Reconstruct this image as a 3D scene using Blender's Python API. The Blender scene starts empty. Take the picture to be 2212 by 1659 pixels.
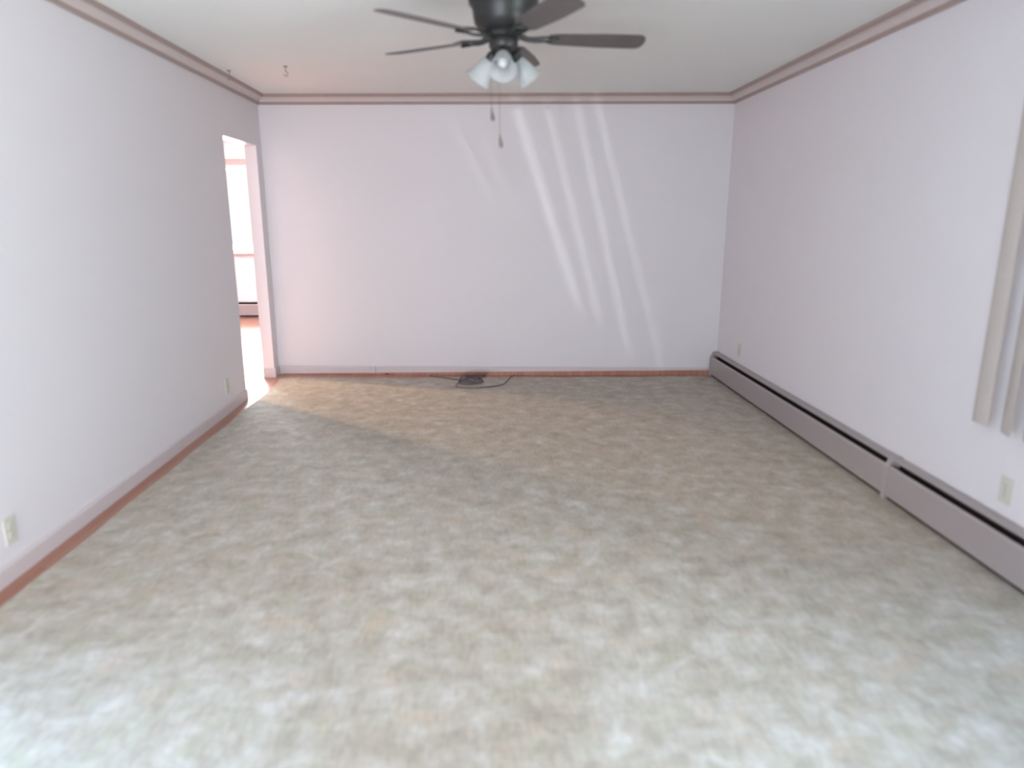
import bpy, bmesh, math, random
from mathutils import Vector, Matrix

# ------------------------------------------------------------------ camera, world, light
scn = bpy.context.scene
C = scn.collection
W, DL, DR, H = 4.053, 6.383, 6.134, 2.44      # room width, depth at left / right, height
REAR = -1.25
FARY = 10.17

def back_y(x):
    return DL + (DR - DL) * x / W

cam_d = bpy.data.cameras.new('camera')
cam = bpy.data.objects.new('camera', cam_d)
C.objects.link(cam)
scn.camera = cam
cam_d.sensor_width = 36.0
cam_d.sensor_fit = 'HORIZONTAL'
cam_d.lens = 1488.9 / 2212 * 36.0
cam_d.clip_start = 0.02
right = Vector((0.99918948, -0.0402505166, 0.000905519))
up = Vector((0.00862561, 0.23598519, 0.97171837))
fwd = Vector((0.03932586, 0.9709227, -0.23614104))
m = Matrix((right, up, -fwd)).transposed().to_4x4()
m.translation = Vector((1.9224, 0, 1.4333))
cam.matrix_world = m
# hand-held phone picture, nothing in sharp focus: focus set far beyond the room
cam_d.dof.use_dof = True
cam_d.dof.focus_distance = 40.0
cam_d.dof.aperture_fstop = 1.3

wd = bpy.data.worlds.new('daylight')
scn.world = wd
wd.use_nodes = True
bg = wd.node_tree.nodes['Background']
bg.inputs[0].default_value = (0.90, 0.95, 1.0, 1)
bg.inputs[1].default_value = 1.5

def light(name, kind, loc, target, energy, color, **kw):
    d = bpy.data.lights.new(name, kind)
    d.energy = energy
    d.color = color
    for k, v in kw.items():
        setattr(d, k, v)
    o = bpy.data.objects.new(name, d)
    C.objects.link(o)
    o.location = loc
    o.rotation_euler = (Vector(target) - Vector(loc)).to_track_quat('-Z', 'Y').to_euler()
    return o

# low sun shining through the far window of the adjoining room onto its wood floor
sd = Vector((0.17, -1.0, -1.0 / 2.2))
light('sun', 'SUN', (-2, 14, 6), Vector((-2, 14, 6)) + sd, 35.0, (1.0, 0.90, 0.78), angle=math.radians(0.6))
# skylight entering each glazed opening
light('sky_right_window', 'AREA', (W + 0.55, 1.15, 1.75), (0.4, 2.8, 0.9), 55, (0.72, 0.87, 1.0),
      shape='RECTANGLE', size=2.3, size_y=1.9)
light('ground_bounce_right', 'AREA', (W + 0.5, 1.3, 0.75), (1.4, 2.8, 2.2), 100, (0.87, 0.97, 1.0),
      shape='RECTANGLE', size=2.3, size_y=0.9)
light('sky_patio_door', 'AREA', (1.75, REAR - 1.75, 3.14), (0.3, 1.6, 0.0), 2600, (0.36, 0.66, 1.0),
      shape='RECTANGLE', size=1.0, size_y=0.4)
light('ground_bounce_patio', 'AREA', (1.0, REAR - 0.9, 0.7), (3.3, 3.8, 2.5), 290, (0.91, 0.94, 1.0),
      shape='RECTANGLE', size=1.9, size_y=1.2)
light('sky_adjoining_window', 'AREA', (-1.9, FARY + 0.5, 1.7), (-1.4, 6.5, 0.6), 1000, (0.84, 0.91, 1.0),
      shape='RECTANGLE', size=2.3, size_y=1.4)
# warm ceiling lamp burning in the adjoining room, spilling through the doorway
light('adjoining_ceiling_lamp', 'SPOT', (-1.6, 6.75, 2.2), (0.9, 4.9, 0), 270, (1.0, 0.66, 0.36),
      shadow_soft_size=0.08, spot_size=math.radians(42), spot_blend=0.5)
# added spot outside the rear window, throws the slanted streaks on the back wall
light('streak_spot', 'SPOT', (2.2, -13.0, 1.5), (2.60, REAR, 1.35), 2300, (0.95, 0.97, 1.0),
      spot_size=math.radians(10.5), spot_blend=0.35, shadow_soft_size=0.06)

vs = scn.view_settings
vs.view_transform = 'Standard'
vs.look = 'None'
vs.gamma = 1
vs.use_curve_mapping = False
vs.exposure = 0.0

# ------------------------------------------------------------------ helpers
def srgb(r, g, b):
    f = lambda c: (c / 255 / 12.92) if c / 255 <= 0.04045 else ((c / 255 + 0.055) / 1.055) ** 2.4
    return (f(r), f(g), f(b), 1)

def mat(name, col, rough=0.6, metal=0.0, noise=0.04, scale=12.0, bump=0.0, bscale=200.0, spec=None, **kw):
    mt = bpy.data.materials.new(name)
    mt.use_nodes = True
    nt = mt.node_tree
    p = nt.nodes['Principled BSDF']
    p.inputs['Roughness'].default_value = rough
    p.inputs['Metallic'].default_value = metal
    if spec is not None:
        p.inputs['Specular IOR Level'].default_value = spec
    for k, v in kw.items():
        p.inputs[k].default_value = v
    tc = nt.nodes.new('ShaderNodeTexCoord')
    nz = nt.nodes.new('ShaderNodeTexNoise')
    nz.inputs['Scale'].default_value = scale
    nz.inputs['Detail'].default_value = 3
    nt.links.new(tc.outputs['Object'], nz.inputs['Vector'])
    mx = nt.nodes.new('ShaderNodeMix')
    mx.data_type = 'RGBA'
    mx.inputs[6].default_value = tuple(max(0, c * (1 - noise)) for c in col[:3]) + (1,)
    mx.inputs[7].default_value = tuple(min(1, c * (1 + noise)) for c in col[:3]) + (1,)
    nt.links.new(nz.outputs['Fac'], mx.inputs[0])
    nt.links.new(mx.outputs[2], p.inputs['Base Color'])
    if bump:
        n2 = nt.nodes.new('ShaderNodeTexNoise')
        n2.inputs['Scale'].default_value = bscale
        nt.links.new(tc.outputs['Object'], n2.inputs['Vector'])
        b = nt.nodes.new('ShaderNodeBump')
        b.inputs['Strength'].default_value = bump
        b.inputs['Distance'].default_value = 0.002
        nt.links.new(n2.outputs['Fac'], b.inputs['Height'])
        nt.links.new(b.outputs['Normal'], p.inputs['Normal'])
    return mt

def add_box(bm, a, b, mi=0, M=None):
    x0, y0, z0 = a
    x1, y1, z1 = b
    vs_ = [bm.verts.new(M @ Vector(v) if M else v) for v in
           [(x0, y0, z0), (x1, y0, z0), (x1, y1, z0), (x0, y1, z0), (x0, y0, z1), (x1, y0, z1), (x1, y1, z1), (x0, y1, z1)]]
    for f in [(0, 3, 2, 1), (4, 5, 6, 7), (0, 1, 5, 4), (1, 2, 6, 5), (2, 3, 7, 6), (3, 0, 4, 7)]:
        bm.faces.new([vs_[i] for i in f]).material_index = mi

def add_sweep(bm, prof, A, B, na, nb, mis=None):
    """extrude a closed profile [(out, up)] from A to B; out direction at A = na, at B = nb"""
    ra = [bm.verts.new(Vector(A) + Vector(na) * o + Vector((0, 0, u))) for o, u in prof]
    rb = [bm.verts.new(Vector(B) + Vector(nb) * o + Vector((0, 0, u))) for o, u in prof]
    n = len(prof)
    for i in range(n):
        f = bm.faces.new([ra[i], ra[(i + 1) % n], rb[(i + 1) % n], rb[i]])
        if mis:
            f.material_index = mis[i]
    bm.faces.new(ra)
    bm.faces.new(list(reversed(rb)))

def add_lathe(bm, prof, seg=40, M=None, cap=True):
    rings = []
    for r, z in prof:
        ring = []
        for k in range(seg):
            a = 2 * math.pi * k / seg
            v = Vector((r * math.cos(a), r * math.sin(a), z))
            ring.append(bm.verts.new(M @ v if M else v))
        rings.append(ring)
    for a, b in zip(rings, rings[1:]):
        for k in range(seg):
            bm.faces.new([a[k], a[(k + 1) % seg], b[(k + 1) % seg], b[k]])
    if cap:
        bm.faces.new(rings[0])
        bm.faces.new(rings[-1])

def add_tube(bm, pts, r, seg=8, closed_ends=True):
    pts = [Vector(p) for p in pts]
    rings = []
    for i, p in enumerate(pts):
        t = (pts[min(i + 1, len(pts) - 1)] - pts[max(i - 1, 0)]).normalized()
        u = t.cross(Vector((0, 0, 1)))
        if u.length < 0.1:
            u = t.cross(Vector((1, 0, 0)))
        u.normalize()
        v = t.cross(u).normalized()
        rr = r[i] if isinstance(r, (list, tuple)) else r
        rings.append([bm.verts.new(p + (u * math.cos(2 * math.pi * k / seg) + v * math.sin(2 * math.pi * k / seg)) * rr) for k in range(seg)])
    for a, b in zip(rings, rings[1:]):
        for k in range(seg):
            bm.faces.new([a[k], a[(k + 1) % seg], b[(k + 1) % seg], b[k]])
    if closed_ends:
        bm.faces.new(rings[0])
        bm.faces.new(rings[-1])

def obj(name, bm, mats, parent=None, smooth=False, bevel=0.0):
    bmesh.ops.recalc_face_normals(bm, faces=bm.faces)
    if smooth:
        for f in bm.faces:
            f.smooth = True
    me = bpy.data.meshes.new(name)
    bm.to_mesh(me)
    bm.free()
    for mm in (mats if isinstance(mats, (list, tuple)) else [mats]):
        me.materials.append(mm)
    o = bpy.data.objects.new(name, me)
    C.objects.link(o)
    if parent:
        o.parent = parent
    if bevel:
        b = o.modifiers.new('bevel', 'BEVEL')
        b.width = bevel
        b.segments = 2
        b.limit_method = 'ANGLE'
    if smooth:
        es = o.modifiers.new('split', 'EDGE_SPLIT')
        es.split_angle = math.radians(40)
    return o

def struct(name, bm, mats, parent=None, **kw):
    o = obj(name, bm, mats, parent, **kw)
    if parent is None:
        o['kind'] = 'structure'
    return o

def thing(name, label, cat, loc=(0, 0, 0), group=None):
    o = bpy.data.objects.new(name, None)
    C.objects.link(o)
    o.location = loc
    o.empty_display_size = 0.1
    o['label'] = label
    o['category'] = cat
    if group:
        o['group'] = group
    return o

def tag(o, label, cat, group=None):
    o['label'] = label
    o['category'] = cat
    if group:
        o['group'] = group
    return o

def dup(root, loc, label, group=None, rotz=0.0):
    r = root.copy()
    C.objects.link(r)
    r.location = loc
    r.rotation_euler = (0, 0, rotz)
    r['label'] = label
    if group:
        r['group'] = group
    for ch in list(root.children):
        c = ch.copy()
        C.objects.link(c)
        c.parent = r
        for g in list(ch.children):
            d = g.copy()
            C.objects.link(d)
            d.parent = c
    return r

# ------------------------------------------------------------------ materials
M_wall = mat('wall_paint', srgb(224, 219, 222), 0.55, noise=0.012, scale=3, bump=0.15, bscale=350)
M_ceil = mat('ceiling_paint', srgb(234, 234, 231), 0.8, noise=0.015, scale=3, bump=0.3, bscale=250)
M_base = mat('baseboard_paint', srgb(206, 196, 197), 0.4, noise=0.02)
M_crown = mat('crown_paint', srgb(206, 193, 190), 0.5, noise=0.03)
M_bead = mat('crown_bead', srgb(163, 145, 138), 0.5, noise=0.08, scale=20)
M_heat = mat('heater_enamel', srgb(160, 151, 150), 0.38, noise=0.02, spec=0.5)
M_heatb = mat('heater_enamel_joint', srgb(166, 157, 156), 0.4, noise=0.02)
M_dark = mat('heater_inside', srgb(48, 38, 40), 0.6, noise=0.1)
M_fin = mat('aluminium_fins', srgb(95, 88, 88), 0.45, metal=0.6)
M_plate = mat('plate_plastic', srgb(206, 202, 192), 0.4, noise=0.02)
M_slot = mat('socket_slots', srgb(110, 104, 98), 0.5)
M_bronze = mat('fan_bronze', srgb(54, 54, 54), 0.42, metal=0.35, noise=0.15, scale=8)
M_blade = mat('fan_blade_wood', srgb(90, 82, 80), 0.45, noise=0.2, scale=14)
M_chain = mat('brass_chain', srgb(120, 104, 92), 0.4, metal=0.6)
M_fob = mat('wood_fob', srgb(112, 100, 92), 0.5, noise=0.1)
M_vane = mat('blind_fabric', srgb(186, 177, 171), 0.8, noise=0.05, scale=60)
M_rail = mat('blind_rail', srgb(222, 216, 208), 0.4)
M_vinyl = mat('window_vinyl', srgb(232, 230, 228), 0.35)
M_hook = mat('hook_metal', srgb(150, 140, 125), 0.35, metal=0.7)
M_cable = mat('cable_rubber', srgb(92, 82, 92), 0.55, noise=0.15)
M_rust = mat('floor_plate_brown', srgb(98, 62, 56), 0.6, noise=0.25, scale=40)
M_screen = mat('screen_cloth', srgb(170, 160, 150), 0.9, noise=0.08, scale=40)
M_ground = mat('outdoor_ground', srgb(150, 150, 140), 0.9, noise=0.2, scale=2)

def glass_mat():
    mt = bpy.data.materials.new('window_glass')
    mt.use_nodes = True
    nt = mt.node_tree
    nt.nodes.remove(nt.nodes['Principled BSDF'])
    out = nt.nodes['Material Output']
    tr = nt.nodes.new('ShaderNodeBsdfTransparent')
    gl = nt.nodes.new('ShaderNodeBsdfGlossy')
    gl.inputs['Roughness'].default_value = 0.02
    lw = nt.nodes.new('ShaderNodeFresnel')
    lw.inputs[0].default_value = 1.25
    mx = nt.nodes.new('ShaderNodeMixShader')
    nt.links.new(lw.outputs[0], mx.inputs[0])
    nt.links.new(tr.outputs[0], mx.inputs[1])
    nt.links.new(gl.outputs[0], mx.inputs[2])
    nt.links.new(mx.outputs[0], out.inputs[0])
    return mt
M_glass = glass_mat()

def frosted():
    mt = bpy.data.materials.new('frosted_shade_glass')
    mt.use_nodes = True
    nt = mt.node_tree
    p = nt.nodes['Principled BSDF']
    p.inputs['Base Color'].default_value = srgb(216, 219, 219)
    p.inputs['Roughness'].default_value = 0.25
    tl = nt.nodes.new('ShaderNodeBsdfTranslucent')
    tl.inputs[0].default_value = srgb(222, 225, 226)
    tp = nt.nodes.new('ShaderNodeBsdfTransparent')
    nz = nt.nodes.new('ShaderNodeTexNoise')
    nz.inputs['Scale'].default_value = 30
    rp = nt.nodes.new('ShaderNodeMapRange')
    rp.inputs[3].default_value = 0.40
    rp.inputs[4].default_value = 0.55
    nt.links.new(nz.outputs['Fac'], rp.inputs[0])
    m1 = nt.nodes.new('ShaderNodeMixShader')
    nt.links.new(rp.outputs[0], m1.inputs[0])
    nt.links.new(p.outputs[0], m1.inputs[1])
    nt.links.new(tl.outputs[0], m1.inputs[2])
    m2 = nt.nodes.new('ShaderNodeMixShader')
    m2.inputs[0].default_value = 0.15
    nt.links.new(m1.outputs[0], m2.inputs[1])
    nt.links.new(tp.outputs[0], m2.inputs[2])
    nt.links.new(m2.outputs[0], nt.nodes['Material Output'].inputs[0])
    return mt
M_shade = frosted()
M_bulb = mat('bulb_glass', srgb(205, 205, 205), 0.25, noise=0.01)

def wood_floor():
    mt = bpy.data.materials.new('oak_strip_floor')
    mt.use_nodes = True
    nt = mt.node_tree
    p = nt.nodes['Principled BSDF']
    p.inputs['Roughness'].default_value = 0.32
    tc = nt.nodes.new('ShaderNodeTexCoord')
    mp = nt.nodes.new('ShaderNodeMapping')
    mp.inputs['Rotation'].default_value = (0, 0, math.pi / 2)
    nt.links.new(tc.outputs['Object'], mp.inputs[0])
    br = nt.nodes.new('ShaderNodeTexBrick')
    br.inputs['Scale'].default_value = 1.0
    br.inputs['Brick Width'].default_value = 0.9
    br.inputs['Row Height'].default_value = 0.057
    br.inputs['Mortar Size'].default_value = 0.0012
    br.inputs['Color1'].default_value = srgb(186, 136, 114)
    br.inputs['Color2'].default_value = srgb(176, 120, 100)
    br.inputs['Mortar'].default_value = srgb(120, 74, 60)
    nt.links.new(mp.outputs[0], br.inputs[0])
    nz = nt.nodes.new('ShaderNodeTexNoise')
    nz.inputs['Scale'].default_value = 6
    nz.inputs['Detail'].default_value = 6
    m2 = nt.nodes.new('ShaderNodeMapping')
    m2.inputs['Scale'].default_value = (14, 1, 1)
    nt.links.new(tc.outputs['Object'], m2.inputs[0])
    nt.links.new(m2.outputs[0], nz.inputs[0])
    mx = nt.nodes.new('ShaderNodeMix')
    mx.data_type = 'RGBA'
    mx.blend_type = 'MULTIPLY'
    mx.inputs[0].default_value = 0.25
    nt.links.new(br.outputs[0], mx.inputs[6])
    nt.links.new(nz.outputs['Fac'], mx.inputs[7])
    nt.links.new(mx.outputs[2], p.inputs['Base Color'])
    return mt
M_wood = wood_floor()

def carpet_mat():
    mt = bpy.data.materials.new('sculpted_carpet')
    mt.use_nodes = True
    nt = mt.node_tree
    N = nt.nodes
    L = nt.links
    p = N['Principled BSDF']
    p.inputs['Roughness'].default_value = 0.95
    p.inputs['Specular IOR Level'].default_value = 0.15
    p.inputs['Sheen Weight'].default_value = 0.15
    tc = N.new('ShaderNodeTexCoord')

    def noise(scale, detail=3, sx=1, sy=1, rough=0.5, off=0.0, dist=0.0):
        mp = N.new('ShaderNodeMapping')
        mp.inputs['Scale'].default_value = (sx, sy, 1)
        mp.inputs['Location'].default_value = (off, off * 0.7, 0)
        n = N.new('ShaderNodeTexNoise')
        n.inputs['Scale'].default_value = scale
        n.inputs['Detail'].default_value = detail
        n.inputs['Roughness'].default_value = rough
        n.inputs['Distortion'].default_value = dist
        L.new(tc.outputs['Object'], mp.inputs[0])
        L.new(mp.outputs[0], n.inputs['Vector'])
        return n.outputs['Fac']

    def ramp(fac, stops):
        r = N.new('ShaderNodeValToRGB')
        e = r.color_ramp.elements
        e[0].position, e[0].color = stops[0]
        e[1].position, e[1].color = stops[-1]
        for pos, c in stops[1:-1]:
            q = e.new(pos)
            q.color = c
        L.new(fac, r.inputs[0])
        return r.outputs[0]

    def mix(a, b, fac, blend='MIX'):
        mx = N.new('ShaderNodeMix')
        mx.data_type = 'RGBA'
        mx.blend_type = blend
        if isinstance(fac, float):
            mx.inputs[0].default_value = fac
        else:
            L.new(fac, mx.inputs[0])
        for s, i in ((a, 6), (b, 7)):
            if isinstance(s, tuple):
                mx.inputs[i].default_value = s
            else:
                L.new(s, mx.inputs[i])
        return mx.outputs[2]

    base = ramp(noise(9.0, 5, rough=0.62, dist=0.3),
                [(0.28, srgb(160, 148, 135)), (0.45, srgb(176, 165, 152)), (0.56, srgb(186, 177, 166)), (0.72, srgb(206, 200, 193))])
    green = ramp(noise(9.0, 4, off=7.3, rough=0.65), [(0.50, (0, 0, 0, 1)), (0.72, (0.8, 0.8, 0.8, 1))])
    c1 = mix(base, srgb(172, 166, 145), green)
    pinkf = ramp(noise(6.0, 4, off=19.1, rough=0.6), [(0.55, (0, 0, 0, 1)), (0.72, (0.7, 0.7, 0.7, 1))])
    c2 = mix(c1, srgb(192, 172, 154), pinkf)
    # fine weave, streaks both ways
    s1 = ramp(noise(22, 4, sx=4.5, sy=0.8, rough=0.7), [(0.32, (0.72, 0.72, 0.70, 1)), (0.64, (1.12, 1.12, 1.12, 1))])
    s2 = ramp(noise(20, 4, sx=0.7, sy=3.2, rough=0.7, off=3.0), [(0.32, (0.78, 0.78, 0.76, 1)), (0.64, (1.1, 1.1, 1.1, 1))])
    c3 = mix(c2, s1, 0.6, 'MULTIPLY')
    c4 = mix(c3, s2, 0.35, 'MULTIPLY')
    L.new(c4, p.inputs['Base Color'])
    b = N.new('ShaderNodeBump')
    b.inputs['Strength'].default_value = 0.3
    b.inputs['Distance'].default_value = 0.006
    L.new(noise(90, 4, rough=0.7), b.inputs['Height'])
    L.new(b.outputs[0], p.inputs['Normal'])
    return mt
M_carpet = carpet_mat()

# ------------------------------------------------------------------ structure
T = 0.10
bm = bmesh.new()
add_box(bm, (-4.6, REAR - 0.2, -0.15), (W + 0.2, FARY + 0.2, 0.0))
struct('floor', bm, M_wood)
bm = bmesh.new()
add_box(bm, (-4.6, REAR - 0.2, H), (W + 0.2, FARY + 0.2, H + 0.2))
struct('ceiling', bm, M_ceil)

D0, D1, DZ = 5.475, 6.24, 2.015               # doorway to the adjoining room
bm = bmesh.new()
add_box(bm, (-T, REAR, 0), (0, D0, H))
add_box(bm, (-T, D0, DZ), (0, D1, H))
add_box(bm, (-T, D1, 0), (0, DL + 0.12, H))
struct('wall_left', bm, M_wall)

bm = bmesh.new()                               # back wall, slightly out of square
for z0, z1 in ((0, H),):
    vs_ = [bm.verts.new(v) for v in [(0, DL, z0), (W, DR, z0), (W, DR + 0.15, z0), (0, DL + 0.15, z0),
                                     (0, DL, z1), (W, DR, z1), (W, DR + 0.15, z1), (0, DL + 0.15, z1)]]
    for f in [(0, 3, 2, 1), (4, 5, 6, 7), (0, 1, 5, 4), (1, 2, 6, 5), (2, 3, 7, 6), (3, 0, 4, 7)]:
        bm.faces.new([vs_[i] for i in f])
struct('wall_back', bm, M_wall)

def wall_with_hole(name, axis, pos, thick, a0, a1, h0, h1, z0, z1, mats=None):
    """axis 'x': wall plane x=pos..pos+thick, spans y a0..a1; 'y': plane y=pos.., spans x"""
    b = bmesh.new()
    def put(u0, u1, w0, w1):
        if u1 - u0 < 1e-4 or w1 - w0 < 1e-4:
            return
        if axis == 'x':
            add_box(b, (min(pos, pos + thick), u0, w0), (max(pos, pos + thick), u1, w1))
        else:
            add_box(b, (u0, min(pos, pos + thick), w0), (u1, max(pos, pos + thick), w1))
    put(a0, h0, 0, H)
    put(h1, a1, 0, H)
    put(h0, h1, 0, z0)
    put(h0, h1, z1, H)
    return struct(name, b, M_wall)

RW0, RW1, RZ0, RZ1 = 0.35, 2.40, 0.66, 2.12    # right-hand window
wall_with_hole('wall_right', 'x', W, 0.15, REAR, DR + 0.1, RW0, RW1, RZ0, RZ1)
# rear wall: patio door and an unseen window added to let the streak spot in
PD0, PD1, PDZ = 0.15, 1.45, 2.05
SW0, SW1, SZ0, SZ1 = 1.72, 3.35, 0.55, 2.15
bm = bmesh.new()
y0, y1 = REAR - 0.15, REAR
add_box(bm, (-T, y0, 0), (PD0, y1, H))
add_box(bm, (PD0, y0, PDZ), (PD1, y1, H))
add_box(bm, (PD1, y0, 0), (SW0, y1, H))
add_box(bm, (SW0, y0, 0), (SW1, y1, SZ0))
add_box(bm, (SW0, y0, SZ1), (SW1, y1, H))
add_box(bm, (SW1, y0, 0), (W + 0.15, y1, H))
struct('wall_rear', bm, M_wall)
# adjoining room
FW0, FW1, FZ0, FZ1 = -3.2, -0.45, 0.92, 2.12
wall_with_hole('wall_adjoining_far', 'y', FARY, 0.15, -4.6, W, FW0, FW1, FZ0, FZ1)
bm = bmesh.new()
add_box(bm, (-4.6, 2.5, 0), (-4.45, FARY, H))
struct('wall_adjoining_left', bm, M_wall)
bm = bmesh.new()
add_box(bm, (-4.45, 2.5, 0), (-T, 2.65, H))
struct('wall_adjoining_near', bm, M_wall)
bm = bmesh.new()
add_box(bm, (-T, DL + 0.15, 0), (0, FARY, H))
struct('wall_adjoining_right', bm, M_wall)

# windows and door ---------------------------------------------------
def window(name, axis, pos, a0, a1, z0, z1, mull=1, kindmat=M_vinyl):
    """frame mesh (structure) with a pane child"""
    b = bmesh.new()
    w, d = 0.05, 0.06
    def bx(u0, u1, w0, w1, dd=d):
        if axis == 'x':
            add_box(b, (pos - dd / 2, u0, w0), (pos + dd / 2, u1, w1))
        else:
            add_box(b, (u0, pos - dd / 2, w0), (u1, pos + dd / 2, w1))
    bx(a0, a1, z0, z0 + w)
    bx(a0, a1, z1 - w, z1)
    bx(a0, a0 + w, z0 + w, z1 - w)
    bx(a1 - w, a1, z0 + w, z1 - w)
    for k in range(1, mull + 1):
        c = a0 + (a1 - a0) * k / (mull + 1)
        bx(c - 0.025, c + 0.025, z0 + w, z1 - w)
    fr = struct(name, b, kindmat)
    b = bmesh.new()
    if axis == 'x':
        add_box(b, (pos - 0.003, a0 + w, z0 + w), (pos + 0.003, a1 - w, z1 - w))
    else:
        add_box(b, (a0 + w, pos - 0.003, z0 + w), (a1 - w, pos + 0.003, z1 - w))
    struct('pane', b, M_glass, fr)
    return fr
window('window_1', 'x', W + 0.09, RW0, RW1, RZ0, RZ1)
window('window_2', 'y', REAR - 0.09, SW0, SW1, SZ0, SZ1, mull=0)
window('window_3', 'y', FARY + 0.09, FW0, FW1, FZ0, FZ1, mull=1)
window('door_1', 'y', REAR - 0.09, PD0, PD1, 0.0, PDZ, mull=1)

# casing of the right window and of the far window (painted wood)
bm = bmesh.new()
x0, x1 = W - 0.018, W
add_box(bm, (x0, RW1, RZ0 - 0.07), (x1, RW1 + 0.07, RZ1 + 0.07))
add_box(bm, (x0, RW0 - 0.07, RZ0 - 0.07), (x1, RW0, RZ1 + 0.07))
add_box(bm, (x0, RW0, RZ1), (x1, RW1, RZ1 + 0.07))
add_box(bm, (x0 - 0.02, RW0, RZ0 - 0.03), (x1, RW1, RZ0))
add_box(bm, (x0, RW0, RZ0 - 0.07), (x1, RW1, RZ0 - 0.03))
struct('trim_1', bm, M_base)
bm = bmesh.new()
y0, y1 = FARY - 0.02, FARY
add_box(bm, (FW0 - 0.08, y0, FZ1), (FW1 + 0.08, y1, FZ1 + 0.085))
add_box(bm, (FW0 - 0.08, y0, FZ0), (FW0, y1, FZ1))
add_box(bm, (FW1, y0, FZ0), (FW1 + 0.08, y1, FZ1))
add_box(bm, (FW0 - 0.1, y0 - 0.02, FZ0 - 0.03), (FW1 + 0.1, y1, FZ0))
struct('trim_2', bm, M_bead)

# crown moulding: two dark beads with a paler cove between them -------
# profile: (out from wall, up relative to ceiling)
cp = [(0.0, -0.080), (0.012, -0.080), (0.018, -0.072), (0.018, -0.063), (0.014, -0.058),
      (0.020, -0.045), (0.034, -0.032), (0.052, -0.024),
      (0.056, -0.020), (0.066, -0.018), (0.072, -0.010), (0.072, 0.0), (0.0, 0.0)]
cm = [1, 1, 1, 1, 0, 0, 0, 1, 1, 1, 1, 0, 0]
def crown(name, A, B, na, nb):
    b = bmesh.new()
    add_sweep(b, cp, A, B, na, nb, cm)
    return struct(name, b, [M_crown, M_bead])
e = (DR - DL) / W
crown('trim_3', (0, DL, H), (W, DR, H), (1, -1, 0), (-1, -1, 0))
crown('trim_4', (0, REAR, H), (0, DL, H), (1, 1, 0), (1, -1, 0))
crown('trim_5', (W, REAR, H), (W, DR, H), (-1, 1, 0), (-1, -1, 0))
crown('trim_6', (0, REAR, H), (W, REAR, H), (1, 1, 0), (-1, 1, 0))

# baseboards ----------------------------------------------------------
def base(name, segs):
    b = bmesh.new()
    for A, B, n, za, zb in segs:
        prof = [(0, 0), (0.013, 0), (0.013, 0.070), (0.008, 0.080), (0, 0.082)]
        n = Vector(n)
        A = Vector(A)
        B = Vector(B)
        ra = [b.verts.new(A + n * o + Vector((0, 0, max(u, za)))) for o, u in prof]
        rb = [b.verts.new(B + n * o + Vector((0, 0, max(u, zb) if zb < 0.02 else zb + u * 0.75))) for o, u in prof]
        k = len(prof)
        for i in range(k):
            b.faces.new([ra[i], ra[(i + 1) % k], rb[(i + 1) % k], rb[i]])
        b.faces.new(ra)
        b.faces.new(list(reversed(rb)))
    return struct(name, b, M_base)
xm = 0.905
base('baseboard_left', [((0, REAR, 0), (0, D0, 0), (1, 0, 0), 0, 0), ((0, D1, 0), (0, DL, 0), (1, 0, 0), 0, 0),
                        ((-T, D1, 0), (0.013, D1, 0), (0, -1, 0), 0, 0)])
base('baseboard_back', [((0.013, back_y(0.013), 0), (xm - 0.003, back_y(xm), 0), (0, -1, 0), 0, 0.014),
                        ((xm + 0.003, back_y(xm), 0.0), (W - 0.075, back_y(W - 0.075), 0), (0, -1, 0), 0.0, 0.0)])
base('baseboard_rear', [((0, REAR, 0), (PD0, REAR, 0), (0, 1, 0), 0, 0), ((PD1, REAR, 0), (W, REAR, 0), (0, 1, 0), 0, 0)])
# brown shoe strip under the back baseboard, rising towards the right where the floor dips
bm = bmesh.new()
pa = [(0.0, 0), (0.020, 0), (0.020, 0.004), (0.0, 0.006)]
pb = [(0.0, 0), (0.024, 0), (0.022, 0.058), (0.0, 0.062)]
xa, xb = 0.02, W - 0.072
ra = [bm.verts.new((xa, back_y(xa) - o, u)) for o, u in pa]
rb = [bm.verts.new((xb, back_y(xb) - o, u)) for o, u in pb]
for i in range(4):
    bm.faces.new([ra[i], ra[(i + 1) % 4], rb[(i + 1) % 4], rb[i]])
bm.faces.new(ra)
bm.faces.new(list(reversed(rb)))
struct('trim_7', bm, M_wood)

# ------------------------------------------------------------------ carpet
rnd = random.Random(4)
bm = bmesh.new()
top = []
NX = 160
def edge_back(x):
    t = x / W
    d = 0.27 * (1 - t) + 0.045 * t + (0.02 if 0.5 < t < 0.95 else 0) * 0
    d -= 0.06 * math.exp(-((x - 0.3) / 0.35) ** 2)
    return back_y(x) - d + 0.008 * math.sin(x * 9) + 0.006 * math.sin(x * 23 + 1) + rnd.uniform(-0.004, 0.004)
outline = []
xl = 0.108
outline.append((xl + 0.004, REAR + 0.02))
outline.append((W - 0.012, REAR + 0.02))
outline.append((W - 0.012, edge_back(W - 0.012)))
for k in range(NX, 0, -1):
    x = xl + (W - 0.02 - xl) * k / NX
    outline.append((x, edge_back(x)))
outline.append((xl - 0.04, 6.10))
for k in range(60, 0, -1):
    y = REAR + 0.02 + (6.08 - REAR) * k / 61
    outline.append((xl + 0.006 * math.sin(y * 7) + rnd.uniform(-0.003, 0.003), y))
vt = [bm.verts.new((x, y, 0.012)) for x, y in outline]
vb = [bm.verts.new((x, y, 0.0)) for x, y in outline]
bm.faces.new(vt)
bm.faces.new(list(reversed(vb)))
n = len(vt)
for i in range(n):
    bm.faces.new([vt[i], vb[i], vb[(i + 1) % n], vt[(i + 1) % n]])
bmesh.ops.triangulate(bm, faces=[f for f in bm.faces if len(f.verts) > 4])
tag(obj('carpet', bm, M_carpet), 'mottled beige and green carpet laid over the wood floor', 'carpet')

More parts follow.
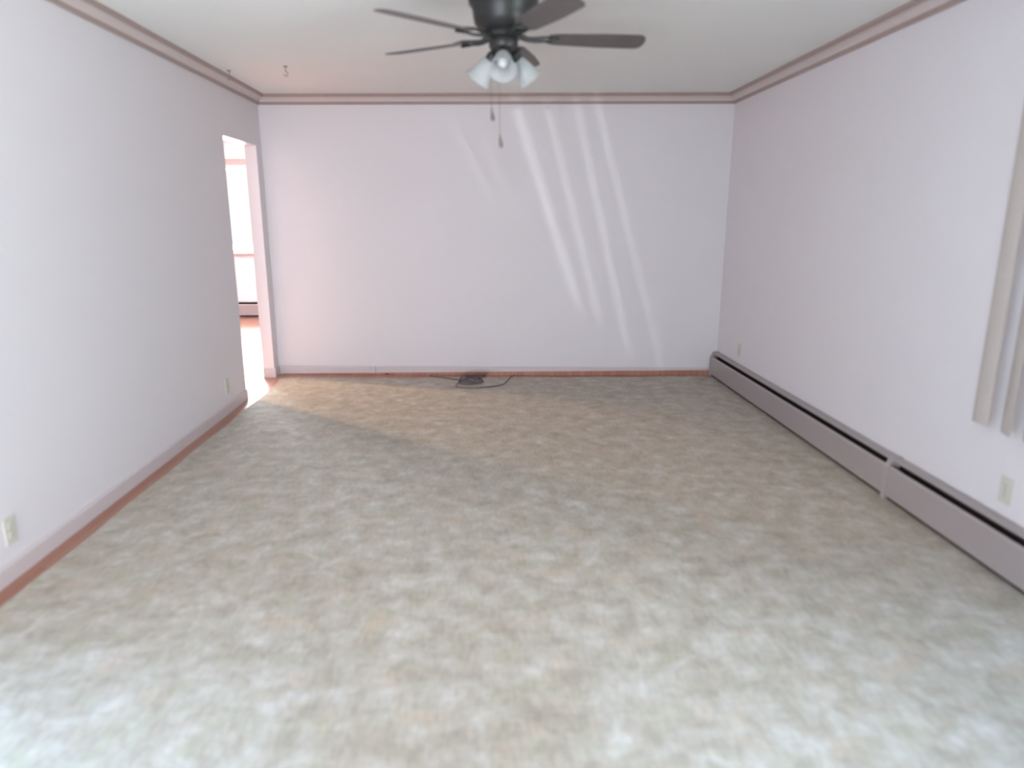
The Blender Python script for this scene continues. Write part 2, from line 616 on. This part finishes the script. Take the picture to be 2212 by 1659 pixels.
# ------------------------------------------------------------------ baseboard heaters
def heater(name, label, x, ya, yb, side=-1, caps=(0.026, 0.026), axis='x', group=None):
    """runs along y from ya (near) to yb (far); projects in -x from plane x"""
    t = thing(name, label, 'heater', (x, (ya + yb) / 2, 0.0) if axis == 'x' else ((ya + yb) / 2, x, 0.0), group)
    h = (yb - ya) / 2
    if axis == 'x':
        P = lambda d, y, z: Vector((-d, y, z))
    else:
        P = lambda d, y, z: Vector((y, -d, z))
    def prism(b, prof, a0, a1):
        ra = [b.verts.new(P(d, a0, z)) for d, z in prof]
        rb = [b.verts.new(P(d, a1, z)) for d, z in prof]
        k = len(prof)
        for i in range(k):
            b.faces.new([ra[i], ra[(i + 1) % k], rb[(i + 1) % k], rb[i]])
        b.faces.new(ra)
        b.faces.new(list(reversed(rb)))
    e0 = -h + caps[0]
    e1 = h - caps[1]
    b = bmesh.new()
    prism(b, [(0, 0.014), (0.004, 0.014), (0.004, 0.222), (0.030, 0.232), (0.052, 0.222), (0.054, 0.226), (0.030, 0.237), (0, 0.236)], e0, e1)
    obj('back_panel', b, M_heat, t)
    b = bmesh.new()
    prism(b, [(0.066, 0.040), (0.070, 0.036), (0.072, 0.042), (0.072, 0.186), (0.064, 0.198), (0.060, 0.196), (0.068, 0.184), (0.068, 0.044)], e0, e1)
    obj('front_panel', b, M_heat, t)
    b = bmesh.new()
    prism(b, [(0.005, 0.018), (0.058, 0.018), (0.058, 0.030), (0.005, 0.030)], e0, e1)
    prism(b, [(0.005, 0.030), (0.012, 0.030), (0.012, 0.215), (0.005, 0.215)], e0, e1)
    obj('inner_tray', b, M_dark, t)['label'] = 'dark inside of the heater seen through its slots'
    b = bmesh.new()
    k = int((e1 - e0) / 0.02)
    for i in range(k):
        y = e0 + 0.01 + i * 0.02
        prism(b, [(0.018, 0.060), (0.060, 0.060), (0.060, 0.130), (0.018, 0.130)], y, y + 0.002)
    obj('fins', b, M_fin, t)
    b = bmesh.new()
    pts = [P(0.038, e0, 0.095), P(0.038, e1, 0.095)]
    add_tube(b, pts, 0.011, 10)
    obj('pipe', b, M_fin, t)
    for f, a, c in ((caps[0], -h, -h + caps[0]), (caps[1], h - caps[1], h)):
        if f:
            b = bmesh.new()
            prism(b, [(0, 0.013), (0.075, 0.013), (0.075, 0.190), (0.066, 0.204), (0.056, 0.230), (0.030, 0.240), (0, 0.240)], a, c)
            obj('end_cap', b, M_heatb, t)
    return t
JY = 3.262
heater('baseboard_heater', 'long grey metal heater section along the right wall, far corner to joint',
       W, JY, back_y(W) - 0.035, caps=(0.018, 0.028))
heater('baseboard_heater', 'near grey metal heater section along the right wall, below the vertical blind',
       W, -0.6, JY - 0.001, caps=(0.028, 0.018))
heater('baseboard_heater', 'small heater glimpsed through the doorway under the bright window',
       FARY, -3.6, -0.3, axis='y')

# ------------------------------------------------------------------ outlets
def outlet(loc, rz, label):
    t = thing('wall_outlet', label, 'outlet', loc)
    b = bmesh.new()
    add_box(b, (-0.035, -0.006, -0.057), (0.035, 0.0, 0.057))
    obj('cover_plate', b, M_plate, t, bevel=0.002)
    for s in (-1, 1):
        b = bmesh.new()
        Mx = Matrix.Translation((0, -0.0075, 0.0195 * s)) @ Matrix.Rotation(math.pi / 2, 4, 'X') @ Matrix.Diagonal((1, 0.85, 1, 1))
        add_lathe(b, [(0.0165, -0.0015), (0.0165, 0.0015)], 24, Mx)
        f = obj('socket', b, M_plate, t)
        b = bmesh.new()
        for dx in (-0.006, 0.006):
            add_box(b, (dx - 0.001, -0.0095, 0.0195 * s + 0.001), (dx + 0.001, -0.0088, 0.0195 * s + 0.009))
        add_box(b, (-0.002, -0.0095, 0.0195 * s - 0.009), (0.002, -0.0088, 0.0195 * s - 0.005))
        obj('slots', b, M_slot, f)
    b = bmesh.new()
    add_lathe(b, [(0.003, -0.001), (0.003, 0.001)], 12, Matrix.Translation((0, -0.007, 0)) @ Matrix.Rotation(math.pi / 2, 4, 'X'))
    obj('screw', b, M_slot, t)
    t.rotation_euler = (0, 0, rz)
    return t
L90 = math.pi / 2
ol = outlet((0.0, 2.645, 0.200), L90, 'beige outlet plate low on the left wall, at the far left of the photo')
dup(ol, (0.0, 5.07, 0.205), 'small outlet plate low on the left wall just before the doorway', rotz=L90)
dup(ol, (W, 2.555, 0.345), 'beige outlet plate on the right wall below the vertical blind', rotz=-L90)
dup(ol, (W, 5.59, 0.345), 'outlet plate on the right wall above the far end of the heater', rotz=-L90)

# ------------------------------------------------------------------ vertical blind
vb_ = thing('vertical_blind', 'grey beige vertical blind hanging at the right edge of the picture', 'blind', (W, 1.4, 0))
b = bmesh.new()
add_box(b, (-0.085, -1.15, 2.235), (-0.025, 1.36, 2.275))
obj('headrail', b, M_rail, vb_, bevel=0.003)
for y in (-1.0, 0.1, 1.2):
    b = bmesh.new()
    add_box(b, (-0.03, y - 0.015, 2.24), (0.0, y + 0.015, 2.285))
    obj('bracket', b, M_hook, vb_)
vy = [1.295, 1.150, 1.030, 0.965, 0.900]
for y in vy:
    b = bmesh.new()
    pr = []
    nseg = 8
    for k in range(nseg + 1):
        u = (k / nseg - 0.5) * 0.089
        pr.append((u, 0.006 * (1 - (2 * k / nseg - 1) ** 2)))
    ang = math.radians(92 if y > 1.2 else 72)
    for z0, z1 in ((0.59, 2.225),):
        fr_, bk = [], []
        for u, c in pr:
            for lst, cc in ((fr_, c), (bk, c - 0.0012)):
                dx = u * math.cos(ang) - cc * math.sin(ang)
                dy = u * math.sin(ang) + cc * math.cos(ang)
                lst.append((-0.055 + dx, y + dy))
        ring = fr_ + list(reversed(bk))
        lo = [b.verts.new((p[0], p[1], z0)) for p in ring]
        hi = [b.verts.new((p[0], p[1], z1)) for p in ring]
        k = len(ring)
        for i in range(k):
            b.faces.new([lo[i], lo[(i + 1) % k], hi[(i + 1) % k], hi[i]])
        b.faces.new(lo)
        b.faces.new(list(reversed(hi)))
        add_box(b, (-0.058, y - 0.003, z1 - 0.002), (-0.052, y + 0.003, 2.236))
    obj('vane', b, M_vane, vb_)

# ------------------------------------------------------------------ added slit screen at the rear window, out of view
dr = thing('streak_screen', 'unseen beige cloth screen with slanted slits, added at the rear window to shape the streaks', 'light screen', (0, REAR + 0.06, 0))
# slanting slits between the cloth strips shape the added spot into narrow streaks
S = Vector((2.2, -13.0, 1.5))
def on_slit(x, z):
    k = (REAR + 0.06 + 13.0) / (6.25 + 13.0)
    return (S.x + (x - S.x) * k, S.z + (z - S.z) * k)
# streaks on the back wall: (x at top z=2.36, x at bottom, z at bottom, half width top, half width bottom)
streaks = [(1.58, 1.99, 1.60, 0.014, 0.006), (1.80, 2.16, 1.55, 0.012, 0.005), (2.20, 2.74, 0.75, 0.050, 0.030), (2.47, 2.95, 0.60, 0.022, 0.022), (2.72, 3.23, 0.30, 0.022, 0.020),
           (2.90, 3.55, 0.12, 0.022, 0.012)]
zt, zb = 2.17, 0.52
# edges of gaps along z, cloth strips fill the space between
gaps = []
for xt, xb_, zb2, wt, wb in streaks:
    a = on_slit(xt, 2.36)
    c = on_slit(xb_, zb2)
    sl = (c[0] - a[0]) / (c[1] - a[1])
    def at(z, a=a, sl=sl):
        return a[0] + sl * (z - a[1])
    gaps.append((at, wt * 0.62, wb * 0.62, c[1]))
def screen_strip(fl, fr2, name='screen_strip'):
    b = bmesh.new()
    NZ, NXs = 16, 10
    g = []
    for i in range(NZ + 1):
        z = zb + (zt - zb) * i / NZ
        row = []
        l_, r_ = fl(z), fr2(z)
        for j in range(NXs + 1):
            row.append(b.verts.new((l_ + (r_ - l_) * j / NXs, 0.012 * math.sin(j / NXs * math.pi * 4), z)))
        g.append(row)
    for i in range(NZ):
        for j in range(NXs):
            b.faces.new([g[i][j], g[i][j + 1], g[i + 1][j + 1], g[i + 1][j]])
    o = obj(name, b, M_screen, dr, smooth=False)
    s = o.modifiers.new('thick', 'SOLIDIFY')
    s.thickness = 0.003
def gl(i, side):
    at, wt, wb, zc = gaps[i]
    def f(z):
        k = (z - zb) / (zt - zb)
        w = wb + (wt - wb) * k
        if z < zc:
            w = max(0.0, w * (1 - (zc - z) / 0.12))
        return at(z) + side * w
    return f
screen_strip(lambda z: 1.68, gl(0, -1))
for i in range(len(gaps) - 1):
    screen_strip(gl(i, 1), gl(i + 1, -1))
screen_strip(gl(len(gaps) - 1, 1), lambda z: 3.40)
b = bmesh.new()
add_tube(b, [(1.62, 0, 2.20), (3.50, 0, 2.20)], 0.014, 12)
obj('screen_rod', b, M_hook, dr)
b = bmesh.new()
add_box(b, (1.66, -0.012, 2.15), (3.44, 0.012, 2.188))
for x in (1.64, 3.46):
    add_box(b, (x - 0.01, -0.06, 2.19), (x + 0.01, 0.0, 2.21))
obj('header', b, M_screen, dr)

# ------------------------------------------------------------------ ceiling hooks
def hook(loc, label):
    t = thing('ceiling_hook', label, 'hook', loc, 'ceiling hooks near the doorway')
    b = bmesh.new()
    add_lathe(b, [(0.002, 0), (0.016, 0), (0.014, -0.004), (0.004, -0.008)], 20)
    obj('rosette', b, M_hook, t, smooth=True)
    b = bmesh.new()
    pts = [(0, 0, -0.005), (0, 0, -0.035)]
    for k in range(13):
        a = math.radians(90 - k * 22)
        pts.append((0.014 * math.cos(a) , 0, -0.049 + 0.014 * math.sin(a)))
    add_tube(b, pts, 0.0028, 8)
    obj('hook_wire', b, M_hook, t, smooth=True)
    return t
h0_ = hook((0.565, 5.20, H), 'small metal swag hook in the ceiling, out from the left wall')
dup(h0_, (0.125, 5.36, H), 'small metal swag hook in the ceiling, tight against the left crown moulding', 'ceiling hooks near the doorway')

# ------------------------------------------------------------------ cable on the carpet edge
b = bmesh.new()
pts = []
cx, cy = 1.80, 5.90
pts += [(1.42, 6.17, 0.0175), (1.50, 6.12, 0.0175), (1.58, 6.07, 0.018), (1.66, 6.00, 0.02)]
for k in range(56):
    a = 2.5 + k * 0.42
    r = 0.10 + 0.012 * math.sin(k * 0.9)
    pts.append((cx + r * 1.0 * math.cos(a), cy + r * 1.05 * math.sin(a), 0.019 + 0.0009 * k))
for p in [(1.72, 5.86, 0.04), (1.66, 5.76, 0.02), (1.72, 5.70, 0.018), (1.85, 5.69, 0.018), (1.98, 5.73, 0.018),
          (2.08, 5.80, 0.018), (2.12, 5.93, 0.018), (2.15, 6.08, 0.018), (2.20, 6.20, 0.0175)]:
    pts.append(p)
# smooth the path
def smooth_path(p, it=2):
    p = [Vector(q) for q in p]
    for _ in range(it):
        q = [p[0]]
        for a_, c_ in zip(p, p[1:]):
            q.append(a_ * 0.75 + c_ * 0.25)
            q.append(a_ * 0.25 + c_ * 0.75)
        q.append(p[-1])
        p = q
    return p
add_tube(b, smooth_path(pts, 1), 0.0042, 6)
tag(obj('cable', b, M_cable, smooth=True), 'coiled dark cable lying at the carpet edge below the middle of the back wall', 'cable')
b = bmesh.new()
add_box(b, (1.74, 6.13, 0.0), (1.93, 6.25, 0.006))
add_box(b, (1.755, 6.14, 0.006), (1.915, 6.24, 0.009))
tag(obj('floor_plate', b, M_rust, bevel=0.002), 'dark brown cover plate on the wood floor strip behind the coiled cable', 'plate')

# ------------------------------------------------------------------ ceiling fan
FX, FY = 2.020, 3.40
fan = thing('ceiling_fan', 'dark bronze flush ceiling fan with dark blades and three frosted glass lights', 'ceiling fan', (FX, FY, H))
z = lambda a: a - H
b = bmesh.new()
add_lathe(b, [(0.02, z(H)), (0.105, z(H)), (0.115, z(2.43)), (0.152, z(2.415)), (0.160, z(2.39)), (0.156, z(2.355)),
              (0.142, z(2.34)), (0.136, z(2.30)), (0.130, z(2.275)), (0.112, z(2.255)), (0.092, z(2.242)), (0.03, z(2.240))], 48)
obj('motor_housing', b, M_bronze, fan, smooth=True)
b = bmesh.new()
add_lathe(b, [(0.03, z(2.242)), (0.082, z(2.242)), (0.085, z(2.236)), (0.085, z(2.222)), (0.078, z(2.216)), (0.03, z(2.216))], 40)
obj('flywheel', b, M_bronze, fan, smooth=True)
b = bmesh.new()
add_lathe(b, [(0.02, z(2.218)), (0.060, z(2.217)), (0.066, z(2.208)), (0.066, z(2.180)), (0.055, z(2.165)), (0.038, z(2.155)),
              (0.036, z(2.135)), (0.026, z(2.122)), (0.010, z(2.116))], 36)
obj('light_fitter', b, M_bronze, fan, smooth=True)

def blade_mesh():
    b = bmesh.new()
    # outline along +x, width in y
    r0, r1 = 0.205, 0.655
    pts = []
    NB = 14
    def hw(t):
        return 0.050 + 0.016 * min(1, t * 1.6)
    up_, lo_ = [], []
    for k in range(NB + 1):
        t = k / NB
        x = r0 + (r1 - 0.05 - r0) * t
        w = hw(t)
        if t < 0.08:
            w *= 0.75 + 0.25 * t / 0.08
        up_.append((x, w))
        lo_.append((x, -w))
    tip = []
    for k in range(1, 10):
        a = math.pi / 2 - math.pi * k / 10
        ww = hw(1)
        tip.append((r1 - 0.05 + 0.05 * math.cos(a) ** 0.7, ww * math.copysign(abs(math.sin(a)) ** 0.8, math.sin(a))))
    out = up_ + tip + list(reversed(lo_))
    a1 = [b.verts.new((x, y, 0.003)) for x, y in out]
    a0 = [b.verts.new((x, y, -0.003)) for x, y in out]
    b.faces.new(a1)
    b.faces.new(list(reversed(a0)))
    for i in range(len(out)):
        j = (i + 1) % len(out)
        b.faces.new([a1[i], a0[i], a0[j], a1[j]])
    return b

def iron_mesh():
    b = bmesh.new()
    # forked blade iron: stem and two prongs with a scroll plate
    add_tube(b, [(0.075, 0.010, 0.006), (0.115, 0.016, -0.004), (0.150, 0.030, -0.004), (0.200, 0.036, 0.0), (0.250, 0.030, -0.004)],
             [0.009, 0.008, 0.007, 0.006, 0.006], 8)
    add_tube(b, [(0.075, -0.010, 0.006), (0.115, -0.016, -0.004), (0.150, -0.030, -0.004), (0.200, -0.036, 0.0), (0.250, -0.030, -0.004)],
             [0.009, 0.008, 0.007, 0.006, 0.006], 8)
    add_box(b, (0.068, -0.018, 0.0), (0.098, 0.018, 0.012))
    add_tube(b, [(0.205, -0.036, -0.004), (0.225, 0.0, -0.005), (0.205, 0.036, -0.004)], 0.0055, 8)
    for px, py in ((0.235, 0.032), (0.235, -0.032), (0.223, 0.0)):
        add_lathe(b, [(0.006, -0.009), (0.006, -0.003)], 10, Matrix.Translation((px, py, 0)))
    return b
bl = blade_mesh()
blade0 = obj('blade', bl, M_blade, fan)
iron0 = obj('blade_iron', iron_mesh(), M_bronze, fan, smooth=True)
iron_me = iron0.data
for k in range(5):
    a = math.radians(4 + 72 * k)
    R_ = Matrix.Translation((0, 0, z(2.218))) @ Matrix.Rotation(a, 4, 'Z')
    if k == 0:
        bo, io = blade0, iron0
    else:
        bo, io = blade0.copy(), iron0.copy()
        C.objects.link(bo)
        C.objects.link(io)
        bo.parent = fan
        io.parent = fan
    io.matrix_local = R_
    bo.matrix_local = R_ @ Matrix.Rotation(math.radians(-11), 4, 'X')

# three bell shades on short arms
def shade_parts(az):
    Rz = Matrix.Rotation(az, 4, 'Z')
    tilt = math.radians(42)
    base_ = Rz @ Vector((0.056, 0, z(2.150)))
    T0 = Matrix.Translation(base_) @ Rz @ Matrix.Rotation(-tilt, 4, 'Y')
    b = bmesh.new()
    add_tube(b, [Rz @ Vector((0.03, 0, z(2.178))), Rz @ Vector((0.048, 0, z(2.172))), base_], 0.009, 10)
    arm = obj('light_arm', b, M_bronze, fan, smooth=True)
    b = bmesh.new()
    add_lathe(b, [(0.010, 0.012), (0.023, 0.008), (0.027, -0.004), (0.027, -0.026), (0.021, -0.028), (0.02, -0.006)], 24, T0, cap=True)
    obj('socket_cup', b, M_bronze, arm, smooth=True)
    b = bmesh.new()
    prof = [(0.024, -0.012), (0.027, -0.024), (0.036, -0.045), (0.043, -0.068), (0.048, -0.092), (0.054, -0.112), (0.063, -0.126)]
    inner = [(r - 0.003, zz) for r, zz in reversed(prof)]
    add_lathe(b, prof + inner, 32, T0, cap=False)
    obj('glass_shade', b, M_shade, fan, smooth=True)
    b = bmesh.new()
    add_lathe(b, [(0.004, -0.020), (0.012, -0.024), (0.013, -0.040), (0.022, -0.056), (0.026, -0.070), (0.022, -0.084), (0.010, -0.093), (0.001, -0.095)], 20, T0)
    obj('bulb', b, M_bulb, arm, smooth=True)
for az in (-93, 27, 147):
    shade_parts(math.radians(az))

def pull(px, py, ztop, zend, lean):
    b = bmesh.new()
    zt_ = zend + 0.062
    add_tube(b, [(px, py, z(ztop)), (px, py, z(zt_))], 0.0013, 6)
    nb = int((ztop - zt_) / 0.012)
    for k in range(nb):
        zz = z(ztop) - k * 0.012
        add_lathe(b, [(0.0005, 0.002), (0.0019, 0.0), (0.0005, -0.002)], 6, Matrix.Translation((px, py, zz)))
    c = obj('pull_chain', b, M_chain, fan)
    b = bmesh.new()
    Mx = Matrix.Translation((px, py, z(zt_))) @ Matrix.Rotation(lean, 4, 'Y')
    add_lathe(b, [(0.001, 0.0), (0.003, -0.003), (0.004, -0.018), (0.0075, -0.036), (0.0095, -0.048), (0.0075, -0.058), (0.002, -0.062)], 18, Mx)
    obj('chain_fob', b, M_fob, c, smooth=True)
pull(1.9635 - FX, 3.38 - FY, 2.165, 1.860, -0.12)
pull(2.001 - FX, 3.362 - FY, 2.150, 1.742, -0.12)

# ------------------------------------------------------------------ outdoors
bm = bmesh.new()
add_box(bm, (-30, -40, -0.40), (30, 45, -0.30))
struct('ground', bm, M_ground)
